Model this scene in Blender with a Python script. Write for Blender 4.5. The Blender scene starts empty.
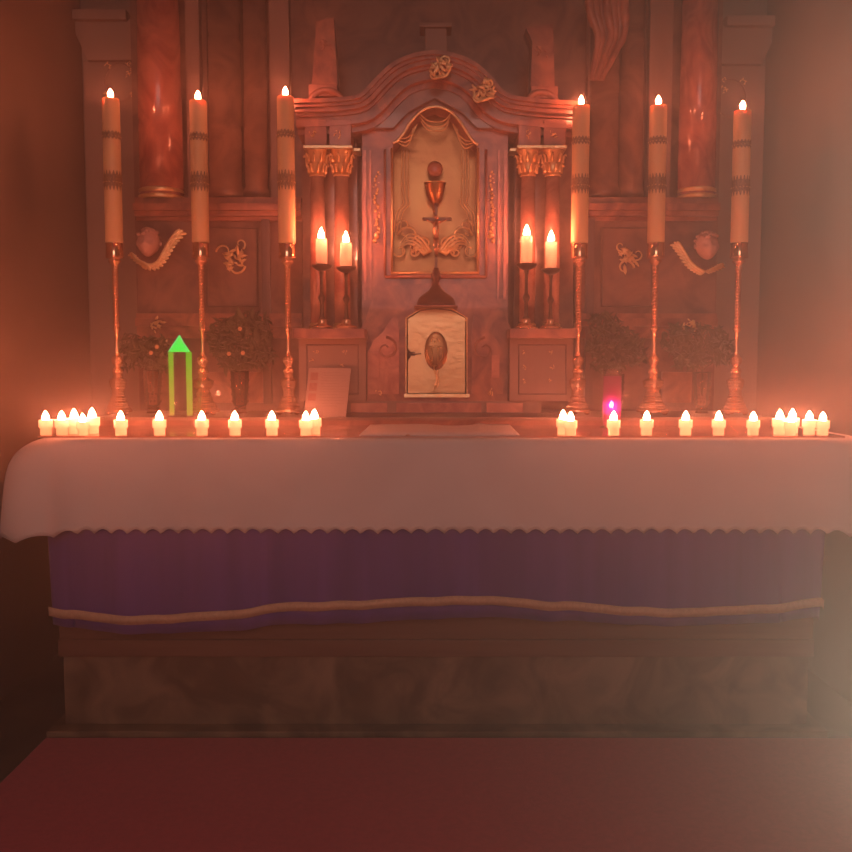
import bpy, bmesh, math, random
from mathutils import Vector, Matrix
random.seed(7)
PI = math.pi
SC = bpy.context.scene
COL = SC.collection
# ------------------------------------------------------------------ camera
F = 880.0; PITCH = math.radians(4.29); EYE = 1.29
def P(px, py, Y):
    """world point at depth Y that the photograph shows at (px, py)"""
    u = (px-426)/F; v = (426-py)/F
    d = Vector((u, math.cos(PITCH)+v*math.sin(PITCH), -math.sin(PITCH)+v*math.cos(PITCH)))
    return Vector((0, 0, EYE)) + d*(Y/d.y)
def X(px, Y, py=300): return P(px, py, Y).x
def Z(py, Y): return P(426, py, Y).z
cam = bpy.data.objects.new('camera', bpy.data.cameras.new('camera')); COL.objects.link(cam)
cam.location = (0, 0, EYE); cam.rotation_euler = (PI/2-PITCH, 0, 0)
cam.data.sensor_width = 36; cam.data.lens = 36*F/852; cam.data.clip_start = .02
SC.camera = cam

# ------------------------------------------------------------------ materials
MATS = {}
def nodes(name):
    m = bpy.data.materials.new(name); m.use_nodes = True
    nt = m.node_tree; nt.nodes.clear()
    out = nt.nodes.new('ShaderNodeOutputMaterial')
    MATS[name] = m
    return m, nt, out
def link(nt, a, b): nt.links.new(a, b)
def mat(name, col, col2=None, scale=6, rough=.6, metal=0, bump=0, bscale=60, sss=0, sheen=0, trans=0, kind='noise',
        stretch=(1, 1, 1), contrast=(.35, .65), coat=0, spec=.5, detail=5, distort=0.6):
    m, nt, out = nodes(name)
    b = nt.nodes.new('ShaderNodeBsdfPrincipled')
    link(nt, b.outputs[0], out.inputs[0])
    b.inputs['Base Color'].default_value = (*col, 1)
    b.inputs['Roughness'].default_value = rough
    b.inputs['Metallic'].default_value = metal
    b.inputs['Specular IOR Level'].default_value = spec
    if sss:
        b.inputs['Subsurface Weight'].default_value = sss
        b.inputs['Subsurface Radius'].default_value = (1, .55, .3)
        b.inputs['Subsurface Scale'].default_value = .02
    if sheen: b.inputs['Sheen Weight'].default_value = sheen
    if trans: b.inputs['Transmission Weight'].default_value = trans
    if coat: b.inputs['Coat Weight'].default_value = coat
    tc = nt.nodes.new('ShaderNodeTexCoord')
    mp = nt.nodes.new('ShaderNodeMapping'); mp.inputs['Scale'].default_value = stretch
    link(nt, tc.outputs['Object'], mp.inputs[0])
    if col2:
        if kind == 'wave':
            n = nt.nodes.new('ShaderNodeTexWave'); n.inputs['Scale'].default_value = scale
            n.inputs['Distortion'].default_value = 9; n.inputs['Detail'].default_value = 4; n.inputs['Detail Scale'].default_value = 1.5
            n.bands_direction = 'DIAGONAL'
            fac = n.outputs['Fac']
        else:
            n = nt.nodes.new('ShaderNodeTexNoise'); n.inputs['Scale'].default_value = scale
            n.inputs['Detail'].default_value = detail; n.inputs['Distortion'].default_value = distort
            fac = n.outputs['Fac']
        link(nt, mp.outputs[0], n.inputs['Vector'])
        r = nt.nodes.new('ShaderNodeValToRGB')
        r.color_ramp.elements[0].position = contrast[0]; r.color_ramp.elements[1].position = contrast[1]
        r.color_ramp.elements[0].color = (*col, 1); r.color_ramp.elements[1].color = (*col2, 1)
        link(nt, fac, r.inputs[0]); link(nt, r.outputs[0], b.inputs['Base Color'])
    if bump:
        n2 = nt.nodes.new('ShaderNodeTexNoise'); n2.inputs['Scale'].default_value = bscale; n2.inputs['Detail'].default_value = 3
        link(nt, mp.outputs[0], n2.inputs['Vector'])
        bp = nt.nodes.new('ShaderNodeBump'); bp.inputs['Strength'].default_value = bump; bp.inputs['Distance'].default_value = .01
        link(nt, n2.outputs['Fac'], bp.inputs['Height']); link(nt, bp.outputs[0], b.inputs['Normal'])
    return m
def emis(name, col, s):
    m, nt, out = nodes(name)
    e = nt.nodes.new('ShaderNodeEmission'); e.inputs[0].default_value = (*col, 1); e.inputs[1].default_value = s
    link(nt, e.outputs[0], out.inputs[0]); return m
FLAME = (1, .215, .098)
mat('plaster', (.20, .15, .115), (.25, .19, .145), 1.2, .85, bump=.1, bscale=25)
mat('pilaster', (.26, .175, .135), (.31, .215, .165), 2, .8)
mat('floor_stone', (.10, .075, .06), (.16, .12, .09), 4, .5)
mat('carpet', (.56, .065, .085), (.64, .08, .10), 60, 1, bump=.3, bscale=300, sheen=.2)
mat('red_marble', (.15, .034, .020), (.50, .20, .115), 7, .3, distort=1.6, contrast=(.3, .7), coat=.25)
mat('pink_marble', (.34, .10, .07), (.60, .29, .20), 9, .25, distort=1.8, contrast=(.3, .68), coat=.3)
mat('dark_marble', (.13, .06, .045), (.30, .15, .10), 6, .22, distort=1.5, coat=.4)
mat('column_marble', (.24, .05, .035), (.48, .17, .12), 8, .22, distort=2.2, stretch=(1, 1, .6), coat=.3)
mat('brown_wood', (.20, .105, .07), (.30, .17, .12), 5, .4, stretch=(1, 1, .25))
mat('dark_wood', (.10, .05, .035), (.16, .08, .055), 5, .35, stretch=(6, 1, .4), coat=.2)
mat('altar_stone', (.13, .085, .055), (.32, .21, .135), 4.5, .4, distort=1.4, contrast=(.38, .66))
mat('altar_wood', (.17, .075, .05), (.22, .11, .07), 6, .5, stretch=(.3, 1, 4))
mat('gold', (1.0, .78, .45), (.95, .62, .30), 30, .28, metal=.8, bump=.25, bscale=120)
mat('gilt_panel', (.82, .56, .28), (.72, .44, .20), 7, .3, metal=.6, bump=.12, bscale=45)
mat('niche_gilt', (.40, .20, .075), (.30, .12, .045), 5, .28, metal=.75, bump=.12, bscale=35)
mat('brass', (.95, .56, .34), (.82, .44, .25), 40, .27, metal=.85)
mat('wax', (.80, .52, .26), (.86, .58, .30), 3, .5, sss=.35)
mat('white_wax', (.95, .90, .78), None, rough=.4, sss=.6)
mat('wax_band', (.20, .10, .05), (.45, .27, .12), 220, .5, contrast=(.45, .6))
mat('wick', (.02, .015, .01), None)
mat('linen', (.80, .68, .62), (.86, .74, .68), 3, .85, bump=.25, bscale=400, sheen=.1)
mat('stitching', (.92, .80, .72), None, rough=.8)
mat('purple_cloth', (.105, .058, .25), (.15, .08, .34), 3, .8, stretch=(4, 1, .2), sheen=.2)
mat('gold_braid', (.72, .47, .30), (.62, .38, .23), 90, .6, metal=.15)
mat('table_cover', (.42, .17, .12), (.50, .21, .15), 3, .16, coat=.3)
mat('paper', (.50, .36, .31), None, rough=.7)
mat('print_red', (.42, .17, .14), (.48, .22, .18), 60, rough=.7)
mat('print_line', (.42, .27, .23), None, rough=.7)
mat('leaf', (.035, .045, .02), (.08, .09, .035), 12, .45)
mat('blossom', (.85, .5, .25), None, rough=.5)
mat('carved_skin', (.55, .30, .24), (.62, .36, .29), 9, .45)
mat('iron', (.10, .055, .04), None, rough=.35, metal=.8)
mat('cross_bronze', (.16, .07, .05), None, rough=.35, metal=.5)
mat('panel_marble', (.13, .06, .045), (.28, .14, .10), 6, .6, distort=1.5)
mat('polished_brass', (.95, .62, .38), (.8, .45, .25), 60, .10, metal=1)
emis('flame', FLAME, 245)
emis('inner_flame', (1, .36, .62), 130)
def glass(name, col, rough=.05, ior=1.45):
    m, nt, out = nodes(name)
    g = nt.nodes.new('ShaderNodeBsdfGlass'); g.inputs[0].default_value = (*col, 1); g.inputs[1].default_value = rough; g.inputs[2].default_value = ior
    link(nt, g.outputs[0], out.inputs[0]); return m
glass('vase_glass', (.9, .72, .62), .12, 1.3)
def tinted(name, col, mixf, gl=(1, 1, 1), rough=.08, tcol=None):
    """thin coloured glass: mostly see-through with a reflecting skin"""
    m, nt, out = nodes(name)
    t = nt.nodes.new('ShaderNodeBsdfTransparent'); t.inputs[0].default_value = (*(tcol or col), 1)
    g = nt.nodes.new('ShaderNodeBsdfGlossy'); g.inputs[0].default_value = (*gl, 1); g.inputs[1].default_value = rough
    d = nt.nodes.new('ShaderNodeBsdfDiffuse'); d.inputs[0].default_value = (*col, 1)
    tr = nt.nodes.new('ShaderNodeBsdfTranslucent'); tr.inputs[0].default_value = (*col, 1)
    ad = nt.nodes.new('ShaderNodeMixShader'); ad.inputs[0].default_value = .6
    link(nt, d.outputs[0], ad.inputs[1]); link(nt, tr.outputs[0], ad.inputs[2])
    a = nt.nodes.new('ShaderNodeMixShader'); a.inputs[0].default_value = mixf
    link(nt, t.outputs[0], a.inputs[1]); link(nt, ad.outputs[0], a.inputs[2])
    fr = nt.nodes.new('ShaderNodeFresnel'); fr.inputs[0].default_value = 1.45
    b = nt.nodes.new('ShaderNodeMixShader'); link(nt, fr.outputs[0], b.inputs[0])
    link(nt, a.outputs[0], b.inputs[1]); link(nt, g.outputs[0], b.inputs[2])
    link(nt, b.outputs[0], out.inputs[0]); return m
tinted('red_glass', (.85, .08, .42), .45, tcol=(1, .36, .66))
tinted('cup_plastic', (.97, .90, .80), 1.0)
tinted('clear_acrylic', (.93, .93, .90), .03)
tinted('clear_rim', (.95, .80, .75), .05)
def lit_edge():
    """edge-lit acrylic: glow painted into the emission colour, pure green fading to yellow-green down the edges"""
    m, nt, out = nodes('lit_edge')
    e = nt.nodes.new('ShaderNodeEmission'); e.inputs[1].default_value = .75
    tc = nt.nodes.new('ShaderNodeTexCoord'); s = nt.nodes.new('ShaderNodeSeparateXYZ'); link(nt, tc.outputs['Object'], s.inputs[0])
    mr = nt.nodes.new('ShaderNodeMapRange'); mr.inputs[1].default_value = 0; mr.inputs[2].default_value = .27
    link(nt, s.outputs['Z'], mr.inputs[0])
    r = nt.nodes.new('ShaderNodeValToRGB'); r.color_ramp.elements[0].color = (.50, .42, .04, 1); r.color_ramp.elements[1].color = (.10, .62, .01, 1)
    link(nt, mr.outputs[0], r.inputs[0]); link(nt, r.outputs[0], e.inputs[0]); link(nt, e.outputs[0], out.inputs[0])
lit_edge()
emis('green_cap', (0, .95, .07), 1.1)
emis('green_rim', (.10, 1.0, .25), .85)

# ------------------------------------------------------------------ mesh builder
class MB:
    def __init__(s): s.b = bmesh.new()
    def _add(s, verts, faces, smooth=False):
        vs = [s.b.verts.new(v) for v in verts]
        for f in faces:
            try:
                fc = s.b.faces.new([vs[i] for i in f]); fc.smooth = smooth
            except ValueError: pass
        return vs
    def box(s, x0, x1, y0, y1, z0, z1, bev=0):
        t = bmesh.new(); bmesh.ops.create_cube(t, size=1)
        for v in t.verts:
            v.co = Vector(((x0+x1)/2+v.co.x*(x1-x0), (y0+y1)/2+v.co.y*(y1-y0), (z0+z1)/2+v.co.z*(z1-z0)))
        if bev: bmesh.ops.bevel(t, geom=t.edges[:], offset=bev, segments=2, profile=.7, affect='EDGES')
        s.join(t); return s
    def join(s, t, M=None, smooth=None):
        if M is not None: t.transform(M)
        mp = {v: s.b.verts.new(v.co) for v in t.verts}
        for f in t.faces:
            try:
                n = s.b.faces.new([mp[v] for v in f.verts]); n.smooth = f.smooth if smooth is None else smooth
            except ValueError: pass
        t.free()
    def lathe(s, prof, c=(0, 0, 0), seg=20, smooth=True, sy=1.0):
        """prof: list of (r, z) from bottom to top"""
        c = Vector(c); rings = []
        for r, z in prof:
            if r < 1e-5: rings.append([s.b.verts.new(c+Vector((0, 0, z)))])
            else: rings.append([s.b.verts.new(c+Vector((r*math.cos(2*PI*k/seg), sy*r*math.sin(2*PI*k/seg), z))) for k in range(seg)])
        for a, b in zip(rings, rings[1:]):
            for k in range(seg):
                q = [a[k % len(a)], a[(k+1) % len(a)], b[(k+1) % len(b)], b[k % len(b)]]
                q = list(dict.fromkeys(q))
                if len(q) > 2:
                    f = s.b.faces.new(q); f.smooth = smooth
        for r, rev in ((rings[0], True), (rings[-1], False)):
            if len(r) > 2: s.b.faces.new(r[::-1] if rev else r)
        return s
    def tube(s, pts, r, seg=8, r1=None, closed=False, flat=1.0):
        pts = [Vector(p) for p in pts]; n = len(pts); rings = []
        up = Vector((0, 1, 0))
        for i, p in enumerate(pts):
            if closed: t = pts[(i+1) % n]-pts[i-1]
            else: t = pts[min(i+1, n-1)]-pts[max(i-1, 0)]
            if t.length < 1e-9: t = Vector((0, 0, 1))
            t.normalize()
            u = up if abs(t.dot(up)) < .95 else Vector((1, 0, 0))
            a = t.cross(u).normalized(); b = a.cross(t).normalized()
            rr = r if r1 is None else r+(r1-r)*i/max(n-1, 1)
            if callable(r): rr = r(i/max(n-1, 1))
            rings.append([s.b.verts.new(p+a*rr*math.cos(2*PI*k/seg)+b*rr*flat*math.sin(2*PI*k/seg)) for k in range(seg)])
        m = n if closed else n-1
        for i in range(m):
            A, B = rings[i], rings[(i+1) % n]
            for k in range(seg):
                f = s.b.faces.new((A[k], A[(k+1) % seg], B[(k+1) % seg], B[k])); f.smooth = True
        if not closed:
            s.b.faces.new(rings[0][::-1]); s.b.faces.new(rings[-1])
        return s
    def prism(s, poly, y0, y1, bev=0):
        """poly: list of (x, z), extruded from y0 to y1"""
        t = bmesh.new()
        a = [t.verts.new((x, y0, z)) for x, z in poly]; b = [t.verts.new((x, y1, z)) for x, z in poly]
        t.faces.new(a); t.faces.new(b[::-1]); n = len(poly)
        for i in range(n): t.faces.new((a[i], b[i], b[(i+1) % n], a[(i+1) % n]))
        bmesh.ops.recalc_face_normals(t, faces=t.faces[:])
        if bev: bmesh.ops.bevel(t, geom=[e for e in t.edges if abs(e.verts[0].co.y-e.verts[1].co.y) < 1e-6 and e.verts[0].co.y == min(y0, y1)], offset=bev, segments=1, affect='EDGES')
        s.join(t); return s
    def ball(s, c, r, sc=(1, 1, 1), sub=2, rot=None, fn=None):
        t = bmesh.new(); bmesh.ops.create_icosphere(t, subdivisions=sub, radius=r)
        for v in t.verts:
            v.co = Vector((v.co.x*sc[0], v.co.y*sc[1], v.co.z*sc[2]))
            if fn: v.co = fn(v.co)
        M = Matrix.Translation(c)
        if rot is not None: M = M @ rot
        s.join(t, M, True); return s
    def build(s, name, m, parent=None, world=True):
        me = bpy.data.meshes.new(name)
        bmesh.ops.recalc_face_normals(s.b, faces=s.b.faces[:])
        if parent is not None and world:
            off = BASE.get(parent.name, Vector((0, 0, 0)))
            for v in s.b.verts: v.co -= off
        s.b.to_mesh(me); s.b.free()
        me.materials.append(MATS[m])
        o = bpy.data.objects.new(name, me); COL.objects.link(o)
        if parent is not None:
            o.parent = parent; BASE[o.name] = BASE.get(parent.name, Vector((0, 0, 0)))
        return o
BASE = {}
def tag(o, label, cat, group=None, kind=None):
    if label: o['label'] = label
    if cat: o['category'] = cat
    if group: o['group'] = group
    if kind: o['kind'] = kind
    return o
def thing(name, label, cat, loc=(0, 0, 0), group=None):
    o = bpy.data.objects.new(name, None); COL.objects.link(o); o.location = loc
    BASE[o.name] = Vector(loc); return tag(o, label, cat, group)
def struct(o): o['kind'] = 'structure'; return o
def copy_tree(o, parent=None):
    c = o.copy(); COL.objects.link(c)
    if parent is not None: c.parent = parent
    for ch in o.children: copy_tree(ch, c)
    return c
def place(proto, first, loc, label, group=None, s=1.0, rz=0.0):
    r = proto if first else copy_tree(proto)
    r.location = loc; r.scale = (s, s, s); r.rotation_euler = (0, 0, rz); r['label'] = label
    if group: r['group'] = group
    return r
def pxz(pts, Y): return [(P(x, y, Y).x, P(x, y, Y).z) for x, y in pts]
def P3(pts, Y): return [P(x, y, Y) for x, y in pts]
def smooth_path(pts, n=6, closed=False):
    pts = [Vector(p) for p in pts]; out = []; N = len(pts)
    rng = range(N if closed else N-1)
    for i in rng:
        p0 = pts[(i-1) % N] if closed or i > 0 else pts[0]
        p1 = pts[i]; p2 = pts[(i+1) % N]; p3 = pts[(i+2) % N] if closed or i+2 < N else pts[-1]
        for k in range(n):
            t = k/n
            out.append(.5*((2*p1)+(p2-p0)*t+(2*p0-5*p1+4*p2-p3)*t*t+(3*p1-p0-3*p2+p3)*t**3))
    if not closed: out.append(pts[-1])
    return out

# ------------------------------------------------------------------ the setting
TZ = Z(440, 2.90)            # height of the altar top
GZ = TZ+.039                 # height of the step on the altar
WL, WR = -1.62, 1.60
WY = 4.26
struct(MB().box(-2.2, 2.2, -1.5, WY+.2, -.12, 0).build('floor', 'floor_stone'))
struct(MB().box(WL-.15, WL, -1.5, WY+.15, 0, 3.7).build('wall_left', 'plaster'))
struct(MB().box(WR, WR+.15, -1.5, WY+.15, 0, 3.7).build('wall_right', 'plaster'))
struct(MB().box(WL, WR, WY, WY+.15, 0, 3.7).build('wall_back', 'plaster'))
def pilaster(name, x0, x1, c0, c1, ytop, ybot):
    Y = WY-.04
    m = MB().box(X(x0, Y), X(x1, Y), Y, WY+.01, 0, Z(ybot, Y))
    m.prism(pxz([(x0, ybot), (x1, ybot), (c1-2, ybot-30), (c1-2, ytop+8), (c0+2, ytop+8), (c0+2, ybot-30)], Y), Y-.03, WY+.01, .004)
    m.box(X(c0, Y), X(c1, Y), Y-.06, WY+.01, Z(ytop+10, Y), Z(ytop, Y), .006)
    return struct(m.build(name, 'pilaster'))
pilaster('trim_1', 90, 137, 74, 137, 14, 62)
pilaster('trim_2', 716, 759, 716, 776, 20, 66)
# the dais runs under the altar, the carpet lies in front of it
ca = MB().box(-1.29, 1.52, -1.4, 2.90, 0, .012, .004).build('carpet', 'carpet')
tag(ca, 'dark red carpet on the floor in front of the altar', 'carpet')

# ------------------------------------------------------------------ altar
AX0, AX1 = -1.30, 1.38
alt = thing('altar', 'stone altar block under a white cloth and a purple frontal', 'altar', (0, 3.4, 0))
zb, zt = Z(655, 2.99), Z(626, 2.97)
MB().box(AX0+.04, AX1-.05, 2.99, 3.85, .022, zb).build('base_block', 'altar_stone', alt)
MB().box(AX0, AX1, 2.925, 3.90, 0, .022, .005).build('plinth', 'altar_stone', alt)
m = MB().box(AX0+.03, AX1-.04, 2.97, 3.86, zb, zt-.05, .004).box(AX0+.03, AX1-.04, 2.985, 3.86, zt-.05, .93)
m.build('upper_block', 'altar_wood', alt)
MB().box(-1.262, 1.445, 2.93, 3.90, .93, TZ-.006, .012).build('table_slab', 'altar_stone', alt)

# purple frontal
def frontal():
    n, k = 260, 14; m = MB(); g = []
    x0, x1 = X(47, 2.9, 610), X(826, 2.9, 610)
    def hem(px):
        pts = [(40, 611), (60, 614), (120, 619), (150, 619.5), (210, 615), (300, 606), (350, 604.5), (450, 600), (480, 600), (560, 605), (640, 611), (700, 612), (760, 609), (830, 602)]
        for (a, ya), (b, yb) in zip(pts, pts[1:]):
            if a <= px <= b:
                t = (px-a)/(b-a); t = t*t*(3-2*t); return ya+(yb-ya)*t
        return 605
    def fold(x, t):
        return t*(.007*math.sin(x*17+.5)+.005*math.sin(x*31+1.3)+.004*math.sin(x*49))
    YF = 2.915
    def row(z_of, dy=0, rr=range(n+1)):
        return [(x0+(x1-x0)*i/n) for i in rr]
    xs = row(None)
    top = .90
    for j in range(k+1):
        t = j/k; r = []
        for x in xs:
            px = 426+x*F/YF
            zb_ = Z(hem(px)+16-2.5*math.sin(px*.01+1), YF)
            r.append(m.b.verts.new((x+(1-t)*0+(.012*t if x < 0 else -.012*t)*(abs(x) > 1.2), YF-fold(x, t)*.9, top+(zb_-top)*t)))
        g.append(r)
    for j in range(k):
        for i in range(n):
            f = m.b.faces.new((g[j][i], g[j][i+1], g[j+1][i+1], g[j+1][i])); f.smooth = True
    fr = m.build('altar_frontal', 'purple_cloth')
    md = fr.modifiers.new('thick', 'SOLIDIFY'); md.thickness = .003
    tag(fr, 'purple cloth frontal with a gold band hanging over the altar front', 'altar cloth')
    b = MB(); up, dn = [], []
    for x in xs:
        px = 426+x*F/YF; h = hem(px); t = .86
        y = YF-fold(x, t)*.9-.006
        up.append(b.b.verts.new((x, y, Z(h-4.5, YF)))); dn.append(b.b.verts.new((x, y, Z(h+4.5, YF))))
    for i in range(n):
        f = b.b.faces.new((up[i], up[i+1], dn[i+1], dn[i])); f.smooth = True
    o = b.build('gold_band', 'gold_braid', fr, world=False); o['label'] = 'gold braid along the hem'
    md = o.modifiers.new('thick', 'SOLIDIFY'); md.thickness = .002
frontal()

# white altar cloth
def altar_cloth():
    CX0, CX1, CY0, CY1, R = -1.282, 1.465, 2.905, 3.45, .06
    path = []                      # (x, y, nx, ny, flare)
    def add(x, y, nx, ny, fl, s): path.append((x, y, nx, ny, fl, s))
    s = 0; st = .0085
    L = CY1-CY0-R
    k = int(L/st)
    for i in range(k): add(CX0, CY1-L*i/k, -1, 0, .115, s+L*i/k)
    s += L; A = R*PI/2*1.2; k = int(A/.006)
    for i in range(k):
        a = PI+PI/2*i/k; add(CX0+R+R*math.cos(a), CY0+R+R*math.sin(a), math.cos(a), math.sin(a), .06+.055*abs(math.cos(a)), s+A*i/k)
    s += A; W = CX1-CX0-2*R; k = int(W/st)
    for i in range(k):
        t = i/k; d = min(t, 1-t)*W
        add(CX0+R+W*t, CY0, 0, -1, .004+.055*math.exp(-(d/.042)**1.3), s+W*t)
    s += W
    k = int(A/.006)
    for i in range(k):
        a = -PI/2+PI/2*i/k; add(CX1-R+R*math.cos(a), CY0+R+R*math.sin(a), math.cos(a), math.sin(a), .06+.055*abs(math.cos(a)), s+A*i/k)
    s += A; k = int(L/st)
    for i in range(k+1): add(CX1, CY0+R+L*i/k, 1, 0, .115, s+L*i/k)
    lam = .0553
    def out(fl, d, s_): return fl*(1-math.exp(-d/.04))+fl*.25*d/.3+.014*(1-math.exp(-d/.008))*.6+ (.0022*math.sin(s_*9)+.0016*math.sin(s_*23+1))*min(1, d/.15)
    def hemz(s_, fl): return Z(533.5, 2.89)+.019*abs(math.sin(PI*s_/lam))**.8-.004-.34*max(0, fl-.05)
    D = [0, .001, .004, .009, .016, .026, .04, .06, .085, .115, .15, .19, .23, .262, .285, 9]
    m = MB(); rows = []
    for d in D:
        r = []
        for (x, y, nx, ny, fl, s_) in path:
            dd = (TZ+.0025-hemz(s_, fl)) if d == 9 else d
            o = out(fl, dd, s_)-(.008 if d == 0 else 0)
            r.append(m.b.verts.new((x+nx*o, y+ny*o, TZ+.0025-dd)))
        rows.append(r)
    for a, b in zip(rows, rows[1:]):
        for i in range(len(a)-1):
            f = m.b.faces.new((a[i], a[i+1], b[i+1], b[i])); f.smooth = True
    m.b.faces.new(rows[0])
    c = m.build('altar_cloth', 'linen')
    md = c.modifiers.new('thick', 'SOLIDIFY'); md.thickness = .0018; md.offset = 1
    tag(c, 'long white linen cloth with scalloped hem draped over the altar', 'tablecloth')
    z = MB(); pts = []
    for (x, y, nx, ny, fl, s_) in path:
        h = hemz(s_, fl)+.013; dd = TZ-h; o = out(fl, dd, s_)+.0015
        pts.append((x+nx*o, y+ny*o, h+.003*math.sin(2*PI*s_/lam*2)))
    z.tube(pts, .0012, 5)
    o = z.build('hem_stitching', 'stitching', c, world=False)
altar_cloth()

# protective cover sheet and the step (gradine) on the altar
cv = MB().box(X(37, 2.93, 437), X(846, 2.93, 437), 2.935, 3.42, TZ+.0047, TZ+.0097, .0015).build('cover_sheet', 'table_cover')
tag(cv, 'thin glossy brown protective sheet lying on the altar cloth', 'table cover')
TOP = TZ+.0099
g = thing('altar_step', 'low red marble step at the back of the altar carrying the candlesticks', 'altar step', (0, 3.6, TZ))
MB().box(-1.30, 1.36, 3.47, 3.915, TZ-.0055, GZ-.012).build('riser', 'red_marble', g)
MB().box(-1.31, 1.37, 3.455, 3.915, GZ-.012, GZ, .003).build('tread', 'brown_wood', g)

# ------------------------------------------------------------------ candles
def flame_prof(r, h): return [(0, 0), (r*.5, h*.05), (r*.8, h*.15), (r*.97, h*.29), (r, h*.42), (r*.90, h*.56), (r*.66, h*.72), (r*.36, h*.87), (0, h)]
def make_votive():
    t = thing('votive_candle', 'x', 'candle')
    MB().lathe([(.0180, 0), (.0190, .002), (.0190, .023), (.0228, .0255), (.0234, .028), (.0234, .051), (.0226, .052), (.0218, .051), (.0218, .037), (0, .036)], seg=24).build('cup', 'cup_plastic', t)
    w = MB().tube([(0, 0, .035), (.0005, 0, .042), (.0012, 0, .047)], .0009, 6).build('wick', 'wick', t)
    MB().lathe(flame_prof(.0120, .041), (0, 0, .0415), seg=10).build('flame', 'flame', t)
    return t
vot = make_votive(); first = True
S1, S2 = 'green tower side of the altar', 'red glass side of the altar'
V = [
 (46, 2.985, 1, 'lit votive candle at the outer end of the cluster, '+S1),
 (62, 2.99, 1, 'votive candle second from outer end of cluster, '+S1),
 (74.5, 3.03, 1.06, 'lit votive candle in the middle of the cluster, '+S1),
 (83, 2.972, .9, 'lowest lit votive candle, front of the cluster, '+S1),
 (92.5, 3.035, 1.1, 'tallest lit votive candle, inner end of the cluster, '+S1),
 (121, 2.98, 1, 'lone votive candle before the outermost candlestick, '+S1),
 (159.5, 2.98, 1, 'lone votive candle directly before the green lit tower, beneath the white cherub vase'),
 (202, 2.98, 1, 'lone votive candle before the middle tall candlestick, '+S1),
 (235, 2.98, 1, 'lone votive candle before the leafy vase, '+S1),
 (272, 2.98, 1, 'lone votive candle just outside the innermost candlestick, '+S1),
 (306, 2.97, 1, 'front votive candle of the touching pair below the leaning white card'),
 (314.5, 3.015, 1.05, 'rear votive candle of the touching pair below the leaning white card'),
 (563, 3.01, 1.02, 'rear votive candle of the pair between linen cloth and red glass lantern'),
 (570.5, 2.965, .98, 'front votive candle of the pair between linen cloth and red glass lantern'),
 (613.5, 2.975, 1, 'lone votive candle standing directly before the red glass lantern'),
 (646.5, 2.98, 1, 'lone votive candle before the middle tall candlestick, '+S2),
 (685.5, 2.98, 1, 'lone votive candle just inside the leafy vase, '+S2),
 (718.5, 2.98, 1, 'lone votive candle just outside the leafy vase, '+S2),
 (753, 2.98, .97, 'lone votive candle just outside the outermost candlestick, '+S2),
 (779.5, 3.0, 1.05, 'tallest lit votive candle, inner end of the cluster, '+S2),
 (792, 3.05, 1.04, 'lit votive candle at the back of the cluster, '+S2),
 (790.5, 2.966, .9, 'lowest lit votive candle, front of the cluster, '+S2),
 (809, 2.99, 1, 'votive candle second from outer end of cluster, '+S2),
 (822.5, 2.97, .97, 'lit votive candle at the outer end of the cluster, '+S2),
]
V[6] = (159.5, 2.98, 1, 'lone votive candle just outside the green lit tower')
for px, Y, s, lab in V:
    place(vot, first, (X(px, Y, 430), Y, TOP), lab, 'votive candles along the altar edge', s, random.random()*6); first = False

# tall candlesticks
HS = Z(257.5, 3.6)-GZ        # height of the brass stick up to the drip pan
def make_stick(bw=1.0):
    t = thing('candlestick', 'x', 'candlestick')
    k = HS
    prof = [(.060*bw, .012), (.062*bw, .018), (.060*bw, .024), (.052*bw, .028), (.051*bw, .036), (.046*bw, .040), (.044*bw, .050), (.038*bw, .056), (.035*bw, .072),
            (.029*bw, .078), (.028*bw, .092), (.024, .098), (.025, .104), (.034*bw, .112), (.039*bw, .128), (.040*bw, .140), (.031, .146), (.020, .152), (.018, .168), (.023, .176), (.020, .186), (.014, .192), (.013, .200),
            (.020, .210), (.0245, .222), (.020, .234), (.012, .242)]
    fine = []
    for (r0, q0), (r1, q1) in zip(prof, prof[1:]):
        k_ = max(1, int((q1-q0)/.0028))
        for i in range(k_): fine.append((r0+(r1-r0)*i/k_+(.0014*bw if len(fine) % 2 else 0), q0+(q1-q0)*i/k_))
    fine.append(prof[-1])
    MB().lathe(fine, seg=24, smooth=False).build('base', 'brass', t)
    for a in range(3):
        an = PI/2+a*2*PI/3; c = (.048*bw*math.cos(an), .048*bw*math.sin(an), .009)
        MB().ball(c, .011, (1.1, 1.1, .82)).build('foot', 'brass', t)
    MB().lathe([(.012, .242), (.0085, .26), (.0075, .30), (.0085, .335), (.013, .342), (.0165, .350), (.013, .358), (.009, .362)], seg=16).build('lower_stem', 'brass', t)
    m = MB(); z0, z1 = .362, k-.048; m.lathe([(.0052, z0), (.0052, z1)], seg=12)
    for q in range(2):
        m.tube([(.0082*math.cos(2*PI*(s/120*9+q/2)), .0082*math.sin(2*PI*(s/120*9+q/2)), z0+(z1-z0)*s/120) for s in range(121)], .0052, 6)
    m.build('twisted_stem', 'brass', t)
    MB().lathe([(.010, k-.048), (.014, k-.044), (.011, k-.038), (.013, k-.032), (.024, k-.020), (.027, k-.014), (.020, k-.010), (.019, k-.006), (.034, k-.003), (.037, k), (.035, k+.001), (0, k+.001)], seg=24).build('cup', 'brass', t)
    m = MB().lathe([(.034, k+.001), (.0355, k+.004), (.0345, k+.008), (.0335, k+.05), (.0355, k+.052), (.0355, k+.056), (.030, k+.056), (0, k+.050)], seg=28)
    m.build('candle_socket', 'polished_brass', t)
    return t
st = make_stick(.86); stB = make_stick(1.05)
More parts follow.
